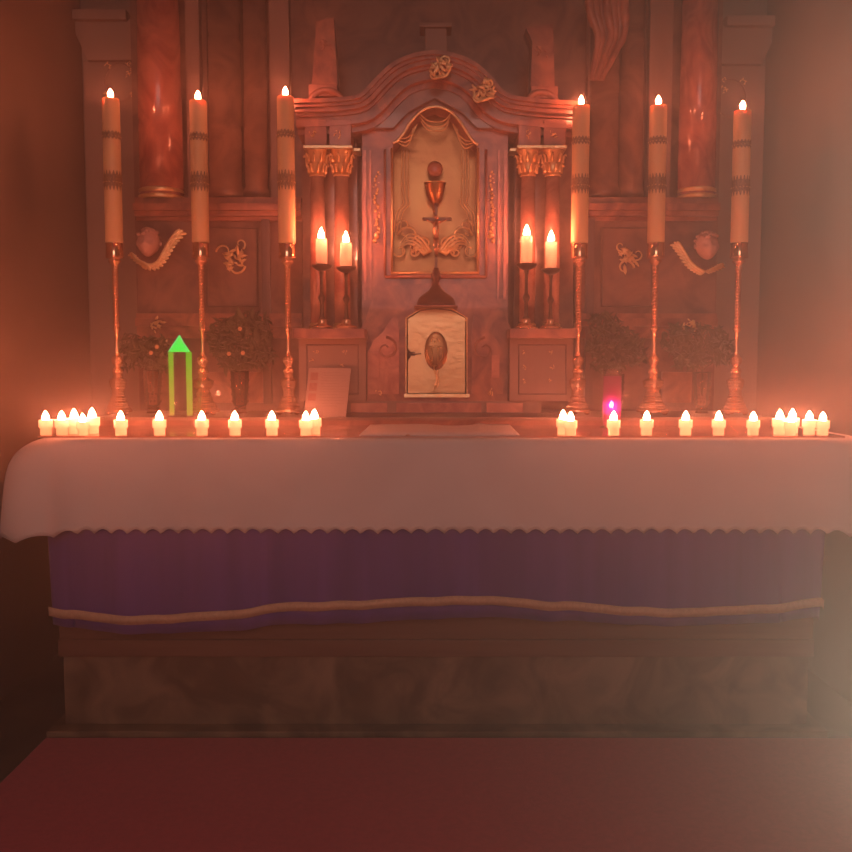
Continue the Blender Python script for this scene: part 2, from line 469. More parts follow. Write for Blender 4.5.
CS = [  # px base, py base ~415, px flame, py top, label
 (116.5, 415, 113, 99, 3.60, 'outermost', S1, .86),
 (202, 415, 200, 101, 3.60, 'middle', S1, 1.05),
 (288.5, 413, 286, 97, 3.62, 'innermost', S1, .86),
 (578.5, 414, 580, 106, 3.62, 'innermost', S2, .86),
 (654, 414, 657, 106, 3.60, 'middle', S2, 1.05),
 (735.5, 415, 742, 111, 3.60, 'outermost', S2, .86),
]
def make_candle(x, y, z0, H, label):
    t = thing('altar_candle', label, 'candle', (x, y, z0), 'tall banded candles in the brass candlesticks')
    r = .0345
    MB().lathe([(r*.96, 0), (r, .006), (r, H-.012), (r*.97, H-.002), (r*.90, H), (r*.7, H-.006), (0, H-.010)], seg=32).build('wax_body', 'wax', t, world=False)
    for zc, hb in ((H*.742, .026), (H*.43, .062)):
        m = MB(); seg = 64; rings = []
        for zz, j in ((-.5, 1), (-.28, 0), (0, 0), (.28, 0), (.5, 1)):
            rings.append([m.b.verts.new(((r+.0012)*math.cos(2*PI*k/seg), (r+.0012)*math.sin(2*PI*k/seg), zc+hb*zz+(hb*.13*(1 if k % 4 < 2 else -1)*(1 if zz > 0 else -1) if j else 0))) for k in range(seg)])
        for a, b in zip(rings, rings[1:]):
            for k in range(seg): m.b.faces.new((a[k], a[(k+1) % seg], b[(k+1) % seg], b[k])).smooth = True
        o = m.build('ornament_band', 'wax_band', t, world=False); o['label'] = 'dark openwork band round the candle'
        m = MB()
        for k in range(16):
            a = 2*PI*k/16; m.ball(((r+.0015)*math.cos(a), (r+.0015)*math.sin(a), zc-hb*.1), .0022, sub=1)
        m.build('bead_pattern', 'gold', o, world=False)
    MB().tube([(0, 0, H-.008), (.001, 0, H+.006), (.002, 0, H+.012)], .0012, 6).build('wick', 'wick', t, world=False)
    MB().lathe(flame_prof(.0115, .040), (0, 0, H+.002), seg=10).build('flame', 'flame', t, world=False)
    return t
f1 = f2 = True
for pb, yb, pf, pt, Y, wh, side, bw in CS:
    xb = (X(pb, Y, 415)+X(pf, Y, 100))/2
    base = st if bw < 1 else stB; fst = f1 if bw < 1 else f2
    place(base, fst, (xb, Y, GZ+.0005), 'tall brass candlestick with twisted stem, %s one, %s' % (wh, side), 'tall brass candlesticks on the altar step')
    if bw < 1: f1 = False
    else: f2 = False
    z0 = GZ+HS+.0575
    make_candle(xb, Y, z0, Z(pt, Y)-z0, 'tall ivory candle burning in the %s tall candlestick, %s' % (wh, side))

# short candlesticks in front of the tabernacle columns
LZ = Z(329, 3.66)            # ledge of the tabernacle side pedestals
def make_short():
    t = thing('short_candlestick', 'x', 'candlestick')
    MB().lathe([(.041, 0), (.043, .004), (.040, .009), (.024, .014), (.016, .022), (.020, .030), (.014, .038)], seg=22).build('base', 'brass', t)
    MB().lathe([(.014, .038), (.008, .05), (.007, .10), (.012, .11), (.015, .118), (.012, .126), (.007, .135), (.006, .20), (.010, .222)], seg=14).build('stem', 'iron', t)
    MB().lathe([(.010, .222), (.030, .232), (.040, .240), (.042, .246), (.038, .247), (.0, .243)], seg=22).build('drip_pan', 'iron', t)
    return t
sh = make_short()
SH = [(321.5, 329, 265, 239, 3.64, 'outer short candlestick before the columns, '+S1, 'outer white pillar candle before the tabernacle columns, '+S1, 31),
      (346, 331, 267, 243, 3.62, 'inner short candlestick before the columns, '+S1, 'inner white pillar candle before the tabernacle columns, '+S1, 31),
      (526.5, 330, 264, 236, 3.63, 'inner short candlestick before the columns, '+S2, 'inner white pillar candle before the tabernacle columns, '+S2, 31),
      (551, 330, 269, 242, 3.63, 'outer short candlestick before the columns, '+S2, 'outer white pillar candle before the tabernacle columns, '+S2, 31)]
first = True
for px, yb, yc, yt, Y, l1, l2, _ in SH:
    x = X(px, Y, 260); z0 = Z(329, 3.66)
    zc = Z(yc, Y); s = (zc-z0)/.247
    place(sh, first, (x, Y, z0+.001), l1, 'short candlesticks before the columns', s); first = False
    t = thing('pillar_candle', l2, 'candle', (x, Y, z0+.2445*s+.002), 'white pillar candles before the columns')
    H = Z(yt, Y)-(z0+.2445*s); r = .024
    MB().lathe([(r, 0), (r, H-.006), (r*.95, H), (r*.84, H-.003), (r*.82, H-.028), (0, H-.030)], seg=26).build('wax_body', 'cup_plastic', t, world=False)
    MB().tube([(0, 0, H-.031), (0, 0, H-.012), (.001, 0, H-.006)], .001, 6).build('wick', 'wick', t, world=False)
    MB().lathe(flame_prof(.0135, .064), (0, 0, H-.018), seg=10).build('flame', 'flame', t, world=False)

# ------------------------------------------------------------------ altarpiece (behind everything)
ap = thing('altarpiece', 'dark red marble altarpiece with tall columns filling the back wall', 'altarpiece', (0, 4.1, TZ))
YB = 4.12
MB().box(X(137, YB), X(716, YB), YB, WY-.002, .4, 3.6).build('back_panel', 'dark_marble', ap)
# tall red columns
for px, r in ((161, 21), (697, 18)):
    Yc = 4.02; rr = r/F*Yc; x = X(px, Yc, 150); z0 = Z(197, Yc-rr)
    c = MB().lathe([(rr, z0), (rr, z0+.5), (rr*.93, 3.55)], (x, Yc, 0), seg=36).build('red_column', 'column_marble', ap)
    m = MB().lathe([(rr*.95, z0), (rr*1.05, z0+.006), (rr*1.05, z0+.016), (rr*.92, z0+.02), (rr*.92, z0+.028), (rr*1.02, z0+.034), (rr*1.02, z0+.044), (rr*.9, z0+.05)], (x, Yc-.006, 0), seg=36)
    m.build('column_ring', 'gold', c)
# dark polished half columns and flat pilasters
for px, r, py0 in ((226, 17, 200), (256, 12, 200), (604, 15, 200), (631, 12, 200)):
    Yc = 4.05; rr = r/F*Yc; x = X(px, Yc, 150)
    MB().lathe([(rr*1.15, Z(py0, Yc)), (rr*1.15, Z(py0-8, Yc)), (rr, Z(py0-12, Yc)), (rr, 3.55)], (x, Yc, 0), seg=28).build('dark_column', 'dark_marble', ap)
for px0, px1 in ((190, 204), (272, 292), (585, 596), (645, 668)):
    MB().box(X(px0, 4.06), X(px1, 4.06), 4.06, 4.121, Z(204, 4.06), 3.55, .006).build('flat_pilaster', 'brown_wood', ap)
# ledges and lower panels
for side, (a, b) in enumerate(((137, 302), (575, 716))):
    m = MB()
    Y0 = 3.92
    for y0, y1, Yf in ((196, 203, Y0+.03), (203, 210, Y0), (210, 215, Y0+.02), (215, 219, Y0+.045)):
        m.box(X(a, 3.95), X(b, 3.95), Yf, YB+.001, Z(y1, Y0), Z(y0, Y0), .002)
    m.build('ledge', 'red_marble', ap)
    MB().box(X(a, 3.97), X(b, 3.97), 3.985, YB+.001, Z(418, 3.98), Z(219, Y0)).build('lower_panel', 'panel_marble', ap)
    m = MB()
    for y0, y1, Yf in ((313, 318, 3.95), (318, 326, 3.935), (326, 338, 3.955)):
        m.box(X(a, 3.97), X(b, 3.97), Yf, 3.99, Z(y1, Y0), Z(y0, Y0), .002)
    m.build('middle_ledge', 'red_marble', ap)
    # raised plinth panels under the middle ledge
    aa, bb = ((205, 262) if side == 0 else (664, 694))
    MB().box(X(aa, 3.96), X(bb, 3.96), 3.96, 3.99, Z(403, 3.96), Z(372, 3.96), .006).build('plinth_panel', 'red_marble', ap)
    vx = (262, 270) if side == 0 else (586, 594)
    MB().box(X(vx[0], 3.95), X(vx[1], 3.95), 3.95, 3.99, Z(404, 3.95), Z(219, 3.95), .003).build('upright_strip', 'dark_wood', ap)
    px = (205, 255) if side == 0 else (600, 650)
    m = MB()
    fr_ = pxz([(px[0]+2, 228), (px[1]+2, 228), (px[1]+2, 306), (px[0]+2, 306)], 3.975)
    m.tube([(x, 3.98, z) for x, z in fr_], .006, 6, closed=True)
    m.build('panel_molding', 'dark_wood', ap)
# carved drapery left and tapering finials on the upper zone
def leafball(m, c, r, n, seed, sq=.5):
    rnd = random.Random(seed)
    for k in range(n):
        a = rnd.uniform(0, 2*PI); q = rnd.uniform(.2, 1)*r
        rot = Matrix.Rotation(rnd.uniform(0, PI), 4, 'Y')
        m.ball((c[0]+q*math.cos(a), c[1]-rnd.uniform(0, .25)*r, c[2]+q*math.sin(a)), r*rnd.uniform(.18, .34), (.55, .5, 1.5), 1, rot)
def drape(pts, Y, name, mt):
    """carved folds: a bundle of tapering rods between the two edges of an outline"""
    m = MB(); n = 7
    for k in range(n):
        t = (k+.5)/n; path = []
        for (xa, xb, y) in pts: path.append(P(xa+(xb-xa)*t, y, Y+.012*((k*37) % 3)))
        w = [abs(xb-xa)/F*Y/n*.75 for xa, xb, y in pts]
        path = smooth_path(path, 5)
        m.tube(path, lambda q: w[min(int(q*(len(w)-1)+.5), len(w)-1)]+.002, 7)
    return m.build(name, mt, ap)
o = drape([(586, 626, -8), (588, 628, 15), (596, 626, 35), (594, 616, 55), (590, 603, 80)], 3.93, 'carved_drapery', 'red_marble')
# gilt cluster ornaments (around the outer candles and on the dark panels)
def gilt(name, pts, Y, r, parent, seed, n=9, mt='gold'):
    m = MB()
    for i, (px, py) in enumerate(pts):
        c = P(px, py, Y); leafball(m, c, r, n, seed+i)
    return m.build(name, mt, parent)
def scroll(m, cx, cy, R, turns, Y, r0, r1, a0=0, sgn=1, n=26):
    pts = []
    for k in range(n+1):
        t = k/n; a = a0+sgn*turns*2*PI*t; q = R*(1-.8*t)
        p = P(cx+q*math.cos(a), cy+q*math.sin(a), Y); pts.append(p)
    m.tube(pts, r0, 6, r1); return m
for cx, cy, s in ((120, 82, 1), (731, 98, -1)):
    pt = thing('wreath_ornament', 'openwork gilt wreath on the wall behind the outermost candle, '+(S1 if s == 1 else S2), 'ornament', P(cx, cy, WY-.06), 'gilt wreaths on the outer pilasters')
    m = MB(); m.tube(smooth_path(P3([(cx+15*math.cos(a*PI/6), cy+19*math.sin(a*PI/6)) for a in range(12)], WY-.075), 3, True), .0035, 6, closed=True)
    m.build('ring', 'brown_wood', pt)
    for k, (dx, dy) in enumerate(((-12, -16), (8, -18), (12, -12), (7, -8), (13, 14), (-14, 10), (15, 4))):
        m = MB(); leafball(m, P(cx+dx*s, cy+dy, WY-.085), .015, 8, k); m.build('bud', 'gold', pt)
for sd, (cx, cy) in enumerate(((233, 258), (628, 260))):
    s = 1 if sd == 0 else -1
    m = MB(); Y = 3.965
    scroll(m, cx+3*s, cy+8, 9, .9, Y, .006, .003, 0, s)
    scroll(m, cx-9*s, cy-6, 8, .9, Y, .005, .002, PI, s)
    scroll(m, cx+7*s, cy-14, 6, .8, Y, .005, .002, 1, -s)
    leafball(m, P(cx, cy, Y), .05, 22, 3+sd)
    m.build('panel_acanthus', 'gold', ap)
    m = MB(); leafball(m, P(157 if sd == 0 else 690, 325, 3.92), .032, 16, 8+sd); m.build('ledge_rosette', 'gold', ap)

# cherub heads with gilt wings
def make_cherub(px, py, s, lab, tilt):
    Y = 3.90; c = P(px, py, Y); r = .055
    t = thing('cherub_head', lab, 'sculpture', c, 'winged cherub heads under the ledge')
    def face(v):
        x, y, z = v/r
        if y < 0:   # y<0 faces the nave
            y *= 1.0
            y -= .16*math.exp(-((x/.16)**2+((z+.02)/.22)**2))      # nose
            y -= .10*math.exp(-(((abs(x)-.42)/.25)**2+((z+.25)/.25)**2))   # cheeks
            y += .16*math.exp(-(((abs(x)-.34)/.17)**2+((z-.12)/.10)**2))   # eye sockets
            y -= .08*math.exp(-((x/.2)**2+((z+.48)/.06)**2))       # lips
            y -= .10*math.exp(-((x/.22)**2+((z+.78)/.14)**2))      # chin
        if z < 0: x *= 1-.22*z*z
        return Vector((x, y, z))*r
    h = MB().ball((0, 0, 0), r, (.88, .9, 1.08), 4, Matrix.Rotation(tilt, 4, 'Y'), face)
    h.ball((-.05, .005, -.002), .012, (.5, .8, 1.1), 2).ball((.05, .005, -.002), .012, (.5, .8, 1.1), 2)
    hd = h.build('head', 'carved_skin', t, world=False)
    m = MB(); rnd = random.Random(3)
    for k in range(46):
        a = rnd.uniform(0, 2*PI); e = rnd.uniform(.25, 1.5)
        p = Vector((math.cos(a)*math.cos(e), math.sin(a)*math.cos(e)*.9, math.sin(e)*1.08))*r*.99
        if p.y < -.01 and p.z < .030: continue
        m.ball(p, .012, (1, 1, .8), 1)
    m.build('hair', 'carved_skin', hd, world=False)
    def wing(pts, wid, nm, big):
        m = MB(); path = smooth_path([P(x, y, Y-.01)-c for x, y in pts], 3)
        n = len(path)-1
        for i in range(n):
            d = (path[i+1]-path[i]).normalized(); q = i/n; p = path[i]
            out_ = Vector((-d.z, 0, d.x)); out_ = out_ if out_.dot(p) > 0 else -out_
            for lay, (mix, L_, W_) in enumerate(((.55, .024, .0085), (.35, .019, .0075), (.15, .014, .0065))):
                f = (d*(1-mix)+out_*mix).normalized()
                L2 = L_*big*(.75+.5*q)
                ang = math.atan2(f.z, f.x)
                rot = Matrix.Rotation(-ang, 4, 'Y')
                m.ball(p+f*L2*.6+Vector((0, -.007*lay, 0)), 1, (L2, .004, W_*big), 2, rot)
        return m.build(nm, 'gold', t, world=False)
    return t, wing
t, wing = make_cherub(148.5, 243, 1, 'winged cherub head under the ledge between two candlesticks, '+S1, .12)
wing([(142, 262), (150, 265), (158, 262), (164, 252), (170, 241), (178, 231)], .026, 'wing', 1.05)
wing([(145, 263), (139, 260), (134, 254)], .014, 'wing', .75)
t, wing = make_cherub(707, 246, -1, 'winged cherub head under the ledge between two candlesticks, '+S2, -.1)
wing([(704, 272), (697, 268), (690, 262), (684, 252), (679, 244)], .030, 'wing', 1.0)
wing([(706, 271), (713, 268), (720, 264)], .016, 'wing', .75)

# ------------------------------------------------------------------ tabernacle
YT = 3.80
tb = thing('tabernacle', 'baroque red marble tabernacle with gilt niche and door above the altar', 'tabernacle', (0, YT, GZ))
def blk(name, mt, x0, x1, y0, y1, Yf, Yb=3.98, bev=.004, parent=None):
    return MB().box(X(x0, Yf), X(x1, Yf), Yf, Yb, Z(y1, Yf), Z(y0, Yf), bev).build(name, mt, parent or tb)
# foot
MB().box(X(300, YT), X(575, YT), 3.74, 3.98, GZ+.0005, Z(415, 3.74), .002).build('foot_molding', 'dark_wood', tb)
MB().box(X(343, YT), X(541, YT), 3.76, 3.98, Z(415, 3.74), Z(401, 3.76), .002).build('plinth', 'brown_wood', tb)
for x0, x1 in ((350, 387), (396, 482), (487, 524)):
    MB().box(X(x0, 3.75), X(x1, 3.75), 3.75, 3.765, Z(414, 3.75), Z(403, 3.75), .002).build('plinth_panel', 'pink_marble', tb)
# side pedestals
for x0, x1 in ((298, 366), (510, 574)):
    m = MB().box(X(x0, 3.72), X(x1, 3.72), 3.72, 3.98, Z(401, 3.74), Z(336, 3.72), .003)
    p = m.build('pedestal', 'brown_wood', tb)
    MB().box(X(x0-2, 3.68), X(x1, 3.68), 3.59, 3.98, Z(335.5, 3.66)-.012, Z(329, 3.66), .003).build('pedestal_cap', 'red_marble', p)
    m = MB()
    fr_ = pxz([(x0+9, 345), (x1-8, 345), (x1-8, 394), (x0+9, 394)], 3.72)
    m.tube([(x, 3.72, z) for x, z in fr_], .004, 6, closed=True); m.build('panel_molding', 'dark_wood', p)
for pts in (((316, 352), (312, 360), (345, 352), (342, 364)), ((524, 353), (524, 367), (524, 381), (551, 352), (552, 367), (550, 381))):
    for i, (px, py) in enumerate(pts):
        m = MB(); leafball(m, P(px, py, 3.705), .0105, 7, px+i); m.build('rosette', 'gold', tb)
for px, py in ((379, 392), (491, 392)):
    m = MB(); leafball(m, P(px, py, 3.715), .014, 9, px); m.build('rosette', 'gold', tb)
# centre block around the door
DY = 3.765
L = [(360, 401), (360, 330), (366, 318), (372, 300), (388, 286), (434, 283), (434, 308), (420, 309), (406, 318), (406, 395), (434, 395), (434, 401)]
Rr = [(434, 401), (434, 395), (467, 395), (467, 318), (452, 309), (434, 308), (434, 283), (482, 286), (498, 300), (506, 318), (512, 330), (512, 401)]
MB().prism(pxz(L, DY), DY, 3.98).prism(pxz(Rr, DY), DY, 3.98).build('door_block', 'red_marble', tb)
for s in (-1, 1):
    cx = 435.5
    def mx(x): return cx+(x-cx)*s
    o = MB()
    poly = [(368, 394), (368, 352), (374, 340), (383, 332), (392, 318), (397, 316), (399, 330), (399, 394)]
    o.prism(pxz([(mx(x), y) for x, y in poly], 3.745), 3.742, DY+.005, .004)
    o.build('console', 'pink_marble' if s == 1 else 'red_marble', tb)
    o = MB(); scroll(o, mx(386), 349, 12, 1.15, 3.738, .006, .003, -PI/2, s); o.build('console_scroll', 'red_marble', tb)
    blk('console_panel', 'pink_marble', *sorted((mx(371), mx(379))), 355, 378, 3.735, 3.75, .002)
# door
door_pts = [(408, 393), (408, 360), (411, 357), (411, 352), (408, 349), (408, 319), (421, 311), (436, 309), (451, 311), (465, 318), (465, 393)]
dr = MB().prism(pxz(door_pts, DY-.01), DY-.01, DY+.03, .002).build('door', 'gilt_panel', tb)
dr['label'] = 'gilded door with cut corners'
m = MB(); m.tube([(x, DY-.012, z) for x, z in pxz([(406, 396), (406, 318), (421, 309), (436, 307), (452, 309), (467, 318), (467, 396)], DY-.012)], .0035, 6, closed=True)
m.build('door_frame', 'gold', dr)
blk('door_sill', 'gold', 404, 470, 394, 397.5, DY-.03, DY, .001, dr)
m = MB(); c = P(436, 351, DY-.014)
m.ball(c, 1, (11.5/F*DY, .006, 19/F*DY), 3); m.build('medallion', 'niche_gilt', dr)
m = MB(); y = DY-.022
def t2(pts, r=.0016): m.tube([P(a, b, y) for a, b in pts], r, 6)
t2([(430, 347), (434, 346), (438, 346), (442, 348)]); t2([(432, 347), (432, 366)]); t2([(438, 347), (438, 366)]); t2([(432, 366), (438, 366)])
t2([(427, 350), (428, 356), (431, 362)]); t2([(443, 351), (442, 358), (439, 362)])
t2([(434, 366), (435, 372), (437, 378), (436, 384), (434, 391)], .0022); t2([(437, 369), (439, 376), (438, 384), (436, 388)], .0016)
t2([(431, 342), (433, 337), (437, 337), (440, 342)]); m.ball(P(435.5, 341, y), .006, (1, .6, 1)); m.ball(P(436, 333, y), .003)
t2([(430, 392), (441, 392)], .0015)
m.build('emblem', 'gold', dr)
m = MB(); m.box(X(411, DY), X(415, DY), DY-.016, DY-.005, Z(356, DY), Z(352, DY), .001); m.tube([P(411, 354.5, DY-.016), P(421, 353.5, DY-.016)], .0025, 6); m.build('keyhole', 'iron', dr)

# niche block
NY = 3.83
inner = [(393, 272), (393, 145), (397, 142), (405, 132), (411, 121), (422, 110), (435, 106), (448, 110), (459, 121), (465, 132), (473, 142), (477, 145), (477, 272)]
Lp = [(362, 335), (362, 108)] + [(372, 104), (400, 82), (435, 78)] + inner[6::-1] + [(435, 272), (435, 335)]
Rp = [(508, 335), (435, 335), (435, 272)] + inner[:5:-1] + [(435, 78), (470, 82), (498, 104), (508, 108)]
MB().prism(pxz(Lp, NY), NY, 3.985).prism(pxz(Rp, NY), NY, 3.985).build('niche_block', 'red_marble', tb)
MB().box(X(388, 3.96), X(482, 3.96), 3.965, 3.985, Z(280, 3.96), Z(100, 3.96)).build('niche_back', 'niche_gilt', tb)
# frames
nf = MB()
nf.tube([(x, NY-.006, z) for x, z in pxz([(385, 277), (385, 150), (485, 150), (485, 277)][:2], NY)], .006, 8)
nf.tube([(x, NY-.006, z) for x, z in pxz([(486, 277), (486, 150)], NY)], .006, 8)
nf.tube([(x, NY-.006, z) for x, z in pxz([(385, 277), (486, 277)], NY)], .007, 8)
nf.build('outer_frame', 'pink_marble', tb)
for pts, nm in (([(392, 274), (392, 148)], 'inner_frame'), ([(478, 274), (478, 148)], 'inner_frame')):
    MB().tube(P3(pts, NY-.006), .0055, 8).build(nm, 'gold', tb)
MB().tube(P3([(391, 273), (479, 273)], NY-.006), .0055, 8).build('inner_frame', 'gold', tb)
arch = [(393, 143), (398, 140), (405, 131), (412, 120), (423, 110), (435, 106.5), (448, 110), (459, 120), (466, 131), (473, 141), (478, 145)]
MB().tube(smooth_path(P3(arch, NY-.012), 5), .0062, 8).build('gilt_arch', 'gold', tb)
# draped curtain under the arch
m = MB()
for k in range(3):
    m.tube(smooth_path(P3([(419+k, 113+k*4), (427, 120+k*4.5), (436, 122+k*4.5), (445, 120+k*4.5), (451-k, 113+k*4)], NY+.01), 5), .0035, 6)
    m.tube(smooth_path(P3([(417-k*2, 124+k*2), (413-k, 133+k*3), (406, 138+k*4), (397, 138+k*2)], NY+.01), 5), .003, 6)
    m.tube(smooth_path(P3([(453+k*2, 124+k*2), (457+k, 133+k*3), (465, 140+k*4), (473, 141+k*2)], NY+.01), 5), .003, 6)
m.build('swag_drapery', 'gilt_panel', tb)
for s in (-1, 1):
    def mx(x): return 435+(x-435)*s
    m = MB()
    for x in (402, 405, 408.5):
        m.tube(smooth_path(P3([(mx(x), 150), (mx(x-.5), 175), (mx(x), 195), (mx(x+1), 204), (mx(x-6), 214), (mx(x-8), 232)], NY+.04), 5), .0022, 6)
    m.build('side_drapery', 'gilt_panel', tb)
    m = MB(); Yr = NY+.07
    for (cx, cy, R, tr, a0, sg) in ((409, 236, 11, 1.0, PI, 1), (424, 244, 8, 1.1, PI*.9, 1), (400, 250, 8, .9, PI, -1), (414, 252, 5, .9, 0, 1), (404, 226, 7, .8, PI, 1)):
        scroll(m, mx(cx), cy, R, tr, Yr, .0055, .0025, a0 if s == 1 else PI-a0, sg*s)
    for k in range(4):
        m.tube(smooth_path(P3([(mx(431-k*2), 252+k), (mx(421-k*3), 238+k*2), (mx(409-k*2), 234+k*4), (mx(400+k), 243+k*4)], Yr-.004), 4), .0075, 6, .0015)
    leafball(m, P(mx(416), 247, Yr-.006), .030, 14, 5)
    leafball(m, P(mx(403), 232, Yr-.006), .018, 8, 6)
    m.build('acanthus_scroll', 'gold', tb)
# chalice and host relief
Yc = 3.90; c = P(435, 205, Yc)
def cz(py): return Z(py, Yc)-c.z
ch = MB().lathe([(.006, cz(214)), (.010, cz(210)), (.006, cz(207)), (.012, cz(204)), (.030, cz(199)), (.040, cz(192)), (.046, cz(185)), (.049, cz(183)), (.046, cz(183)), (0, cz(186))], c, seg=24).build('chalice_relief', 'niche_gilt', tb)
MB().tube([(c.x+.048*math.cos(a*PI/12), c.y+.048*math.sin(a*PI/12), Z(183.3, Yc)) for a in range(24)], .0018, 6, closed=True).build('rim', 'gold', ch)
MB().ball(P(435, 169, Yc), .034, (1, .35, 1), 3).build('host_disc', 'red_marble', ch)
# garlands on the jambs
for px in (376.5, 491.5):
    m = MB(); rnd = random.Random(px)
    for k in range(17):
        py = 172+k*4.3
        m.ball(P(px+rnd.uniform(-2.2, 2.2), py, NY-.008), .0055+.0045*(k/17), (1, .8, 1.1), 1)
        m.ball(P(px+rnd.uniform(-3.5, 3.5), py+2, NY-.006), .004, (1.3, .6, .8), 1)
    m.ball(P(px, 235, NY-.012), .011, (1, .8, 1.2), 2)
    m.build('garland', 'gold', tb)
# fluted strips on the jambs
for x0, x1 in ((364, 367), (370, 372), (497, 499), (503, 506)):
    blk('jamb_strip', 'pink_marble', x0, x1, 150, 300, NY-.01, NY+.01, .001)
# side bays
for s in (-1, 1):
    x0, x1 = (297, 362) if s == -1 else (508, 577)
    blk('bay_back', 'dark_marble', x0+6, x1-4, 112, 336, 3.94, 3.985, .002)
cols = [(318, 3.80), (342, 3.80), (527.5, 3.80), (552, 3.80)]
for px, Yk in cols:
    x = X(px, Yk, 250); rr = .034
    zb_, zt_ = Z(329, 3.66), Z(177, Yk)
    c = MB().lathe([(rr, zb_+.03), (rr*1.02, zb_+.2), (rr*.90, zt_)], (x, Yk, 0), seg=28).build('column', 'pink_marble', tb)
    MB().lathe([(rr*1.35, zb_), (rr*1.4, zb_+.006), (rr*1.35, zb_+.012), (rr*1.1, zb_+.016), (rr*1.15, zb_+.024), (rr*1.0, zb_+.03)], (x, Yk, 0), seg=28).build('column_base', 'gold', c)
    m = MB(); za = Z(149, Yk)
    m.lathe([(rr*.9, zt_), (rr*1.05, zt_+.004), (rr*.9, zt_+.008), (rr*1.0, zt_+.04), (rr*1.3, za-.012), (rr*1.45, za-.008)], (x, Yk, 0), seg=24)
    for row in range(2):
        for k in range(9):
            a = 2*PI*(k+.5*row)/9; q = rr*(1.05+.2*row); z0 = zt_+.015+.04*row
            m.tube([(x+q*math.cos(a), Yk+q*math.sin(a), z0), (x+q*1.08*math.cos(a), Yk+q*1.08*math.sin(a), z0+.026), (x+q*1.3*math.cos(a), Yk+q*1.3*math.sin(a), z0+.034), (x+q*1.36*math.cos(a), Yk+q*1.36*math.sin(a), z0+.026)], .007, 6, .003)
    m.build('capital', 'gilt_panel', c)
    MB().box(x-.052, x+.052, Yk-.052, Yk+.052, za-.008, za+.004, .002).build('abacus', 'gold', c)
    z1 = za+.004
    MB().box(x-.046, x+.046, Yk-.046, 3.985, z1, Z(122, Yk), .003).build('impost_block', 'red_marble', c)
    m = MB(); leafball(m, (x-.01, Yk-.05, z1+.045), .018, 7, px); m.build('rosette', 'gold', c)
for px in (356, 514):
    MB().box(X(px-5, 3.86), X(px+5, 3.86), 3.86, 3.95, Z(151, 3.86), Z(148, 3.86), .001).build('gilt_shelf', 'gold', tb)
# arched cornice: stepped moulding along a path
path = [(296, 112), (330, 111), (352, 109), (364, 106), (373, 99), (383, 88), (396, 76), (412, 68), (434, 64), (456, 68), (472, 76), (485, 88), (494, 99), (504, 106), (516, 109), (540, 112), (577, 114)]
sp = smooth_path([Vector((x, y, 0)) for x, y in path], 5)
def band(o0, o1, Yf):
    m = MB(); n = len(sp); A = []; B = []
    for i, p in enumerate(sp):
        t = (sp[min(i+1, n-1)]-sp[max(i-1, 0)]).normalized(); nr = Vector((t.y, -t.x, 0))  # up in picture
        a = p+nr*o1; b = p+nr*o0
        A.append((a.x, a.y)); B.append((b.x, b.y))
    t = bmesh.new(); V_ = []
    for (ax, ay), (bx, by) in zip(A, B):
        q = []
        for Yq in (Yf, 3.985):
            pa = P(ax, ay, 3.75); pb = P(bx, by, 3.75)
            q.append((t.verts.new((pa.x, Yq, pa.z)), t.verts.new((pb.x, Yq, pb.z))))
        V_.append(q)
    for i in range(n-1):
        (a0, b0), (c0, d0) = V_[i]; (a1, b1), (c1, d1) = V_[i+1]
        for f in ((a0, a1, b1, b0), (c0, d0, d1, c1), (a0, c0, c1, a1), (b0, b1, d1, d0)):
            try: t.faces.new(f)
            except ValueError: pass
    for q in (V_[0], V_[-1]): t.faces.new((q[0][0], q[0][1], q[1][1], q[1][0]))
    return t
m = MB()
for o0, o1, Yf in ((5, 9, 3.69), (2, 5.5, 3.705), (-2, 2.5, 3.72), (-5, -1.5, 3.745), (-12, -4, 3.76), (-15, -11.5, 3.75), (-21, -14, 3.785)):
    m.join(band(o0, o1, Yf))
m.build('arched_cornice', 'red_marble', tb)
MB().prism(pxz([(368, 128), (368, 108), (384, 98), (400, 86), (435, 80), (468, 86), (486, 98), (502, 108), (502, 128), (477, 128), (462, 112), (435, 98), (408, 112), (393, 128)], 3.80), 3.795, 3.86).build('tympanum', 'dark_marble', tb)
# cartouches on the cornice
for cx, cy, R, sd in ((440, 68, 9, 1), (483, 91, 9, 2)):
    m = MB(); leafball(m, P(cx, cy, 3.675), .045, 26, sd)
    m.tube(smooth_path(P3([(cx-R+R*.0+R*(1+math.cos(a*PI/5)), cy+2+R*.8*math.sin(a*PI/5)) for a in range(10)], 3.675), 3, True), .006, 6, closed=True)
    scroll(m, cx-6, cy+6, 6, .9, 3.675, .006, .003); scroll(m, cx+6, cy-7, 6, .9, 3.675, .006, .003, PI)
    m.build('cartouche', 'gold', tb)
# crest box at the very top
m = MB().box(X(420, 3.9), X(451, 3.9), 3.86, 3.97, Z(30, 3.9), Z(26, 3.9), .002).box(X(425, 3.9), X(446, 3.9), 3.88, 3.96, Z(60, 3.9), Z(30, 3.9), .003)
m.build('crest_block', 'brown_wood', tb)
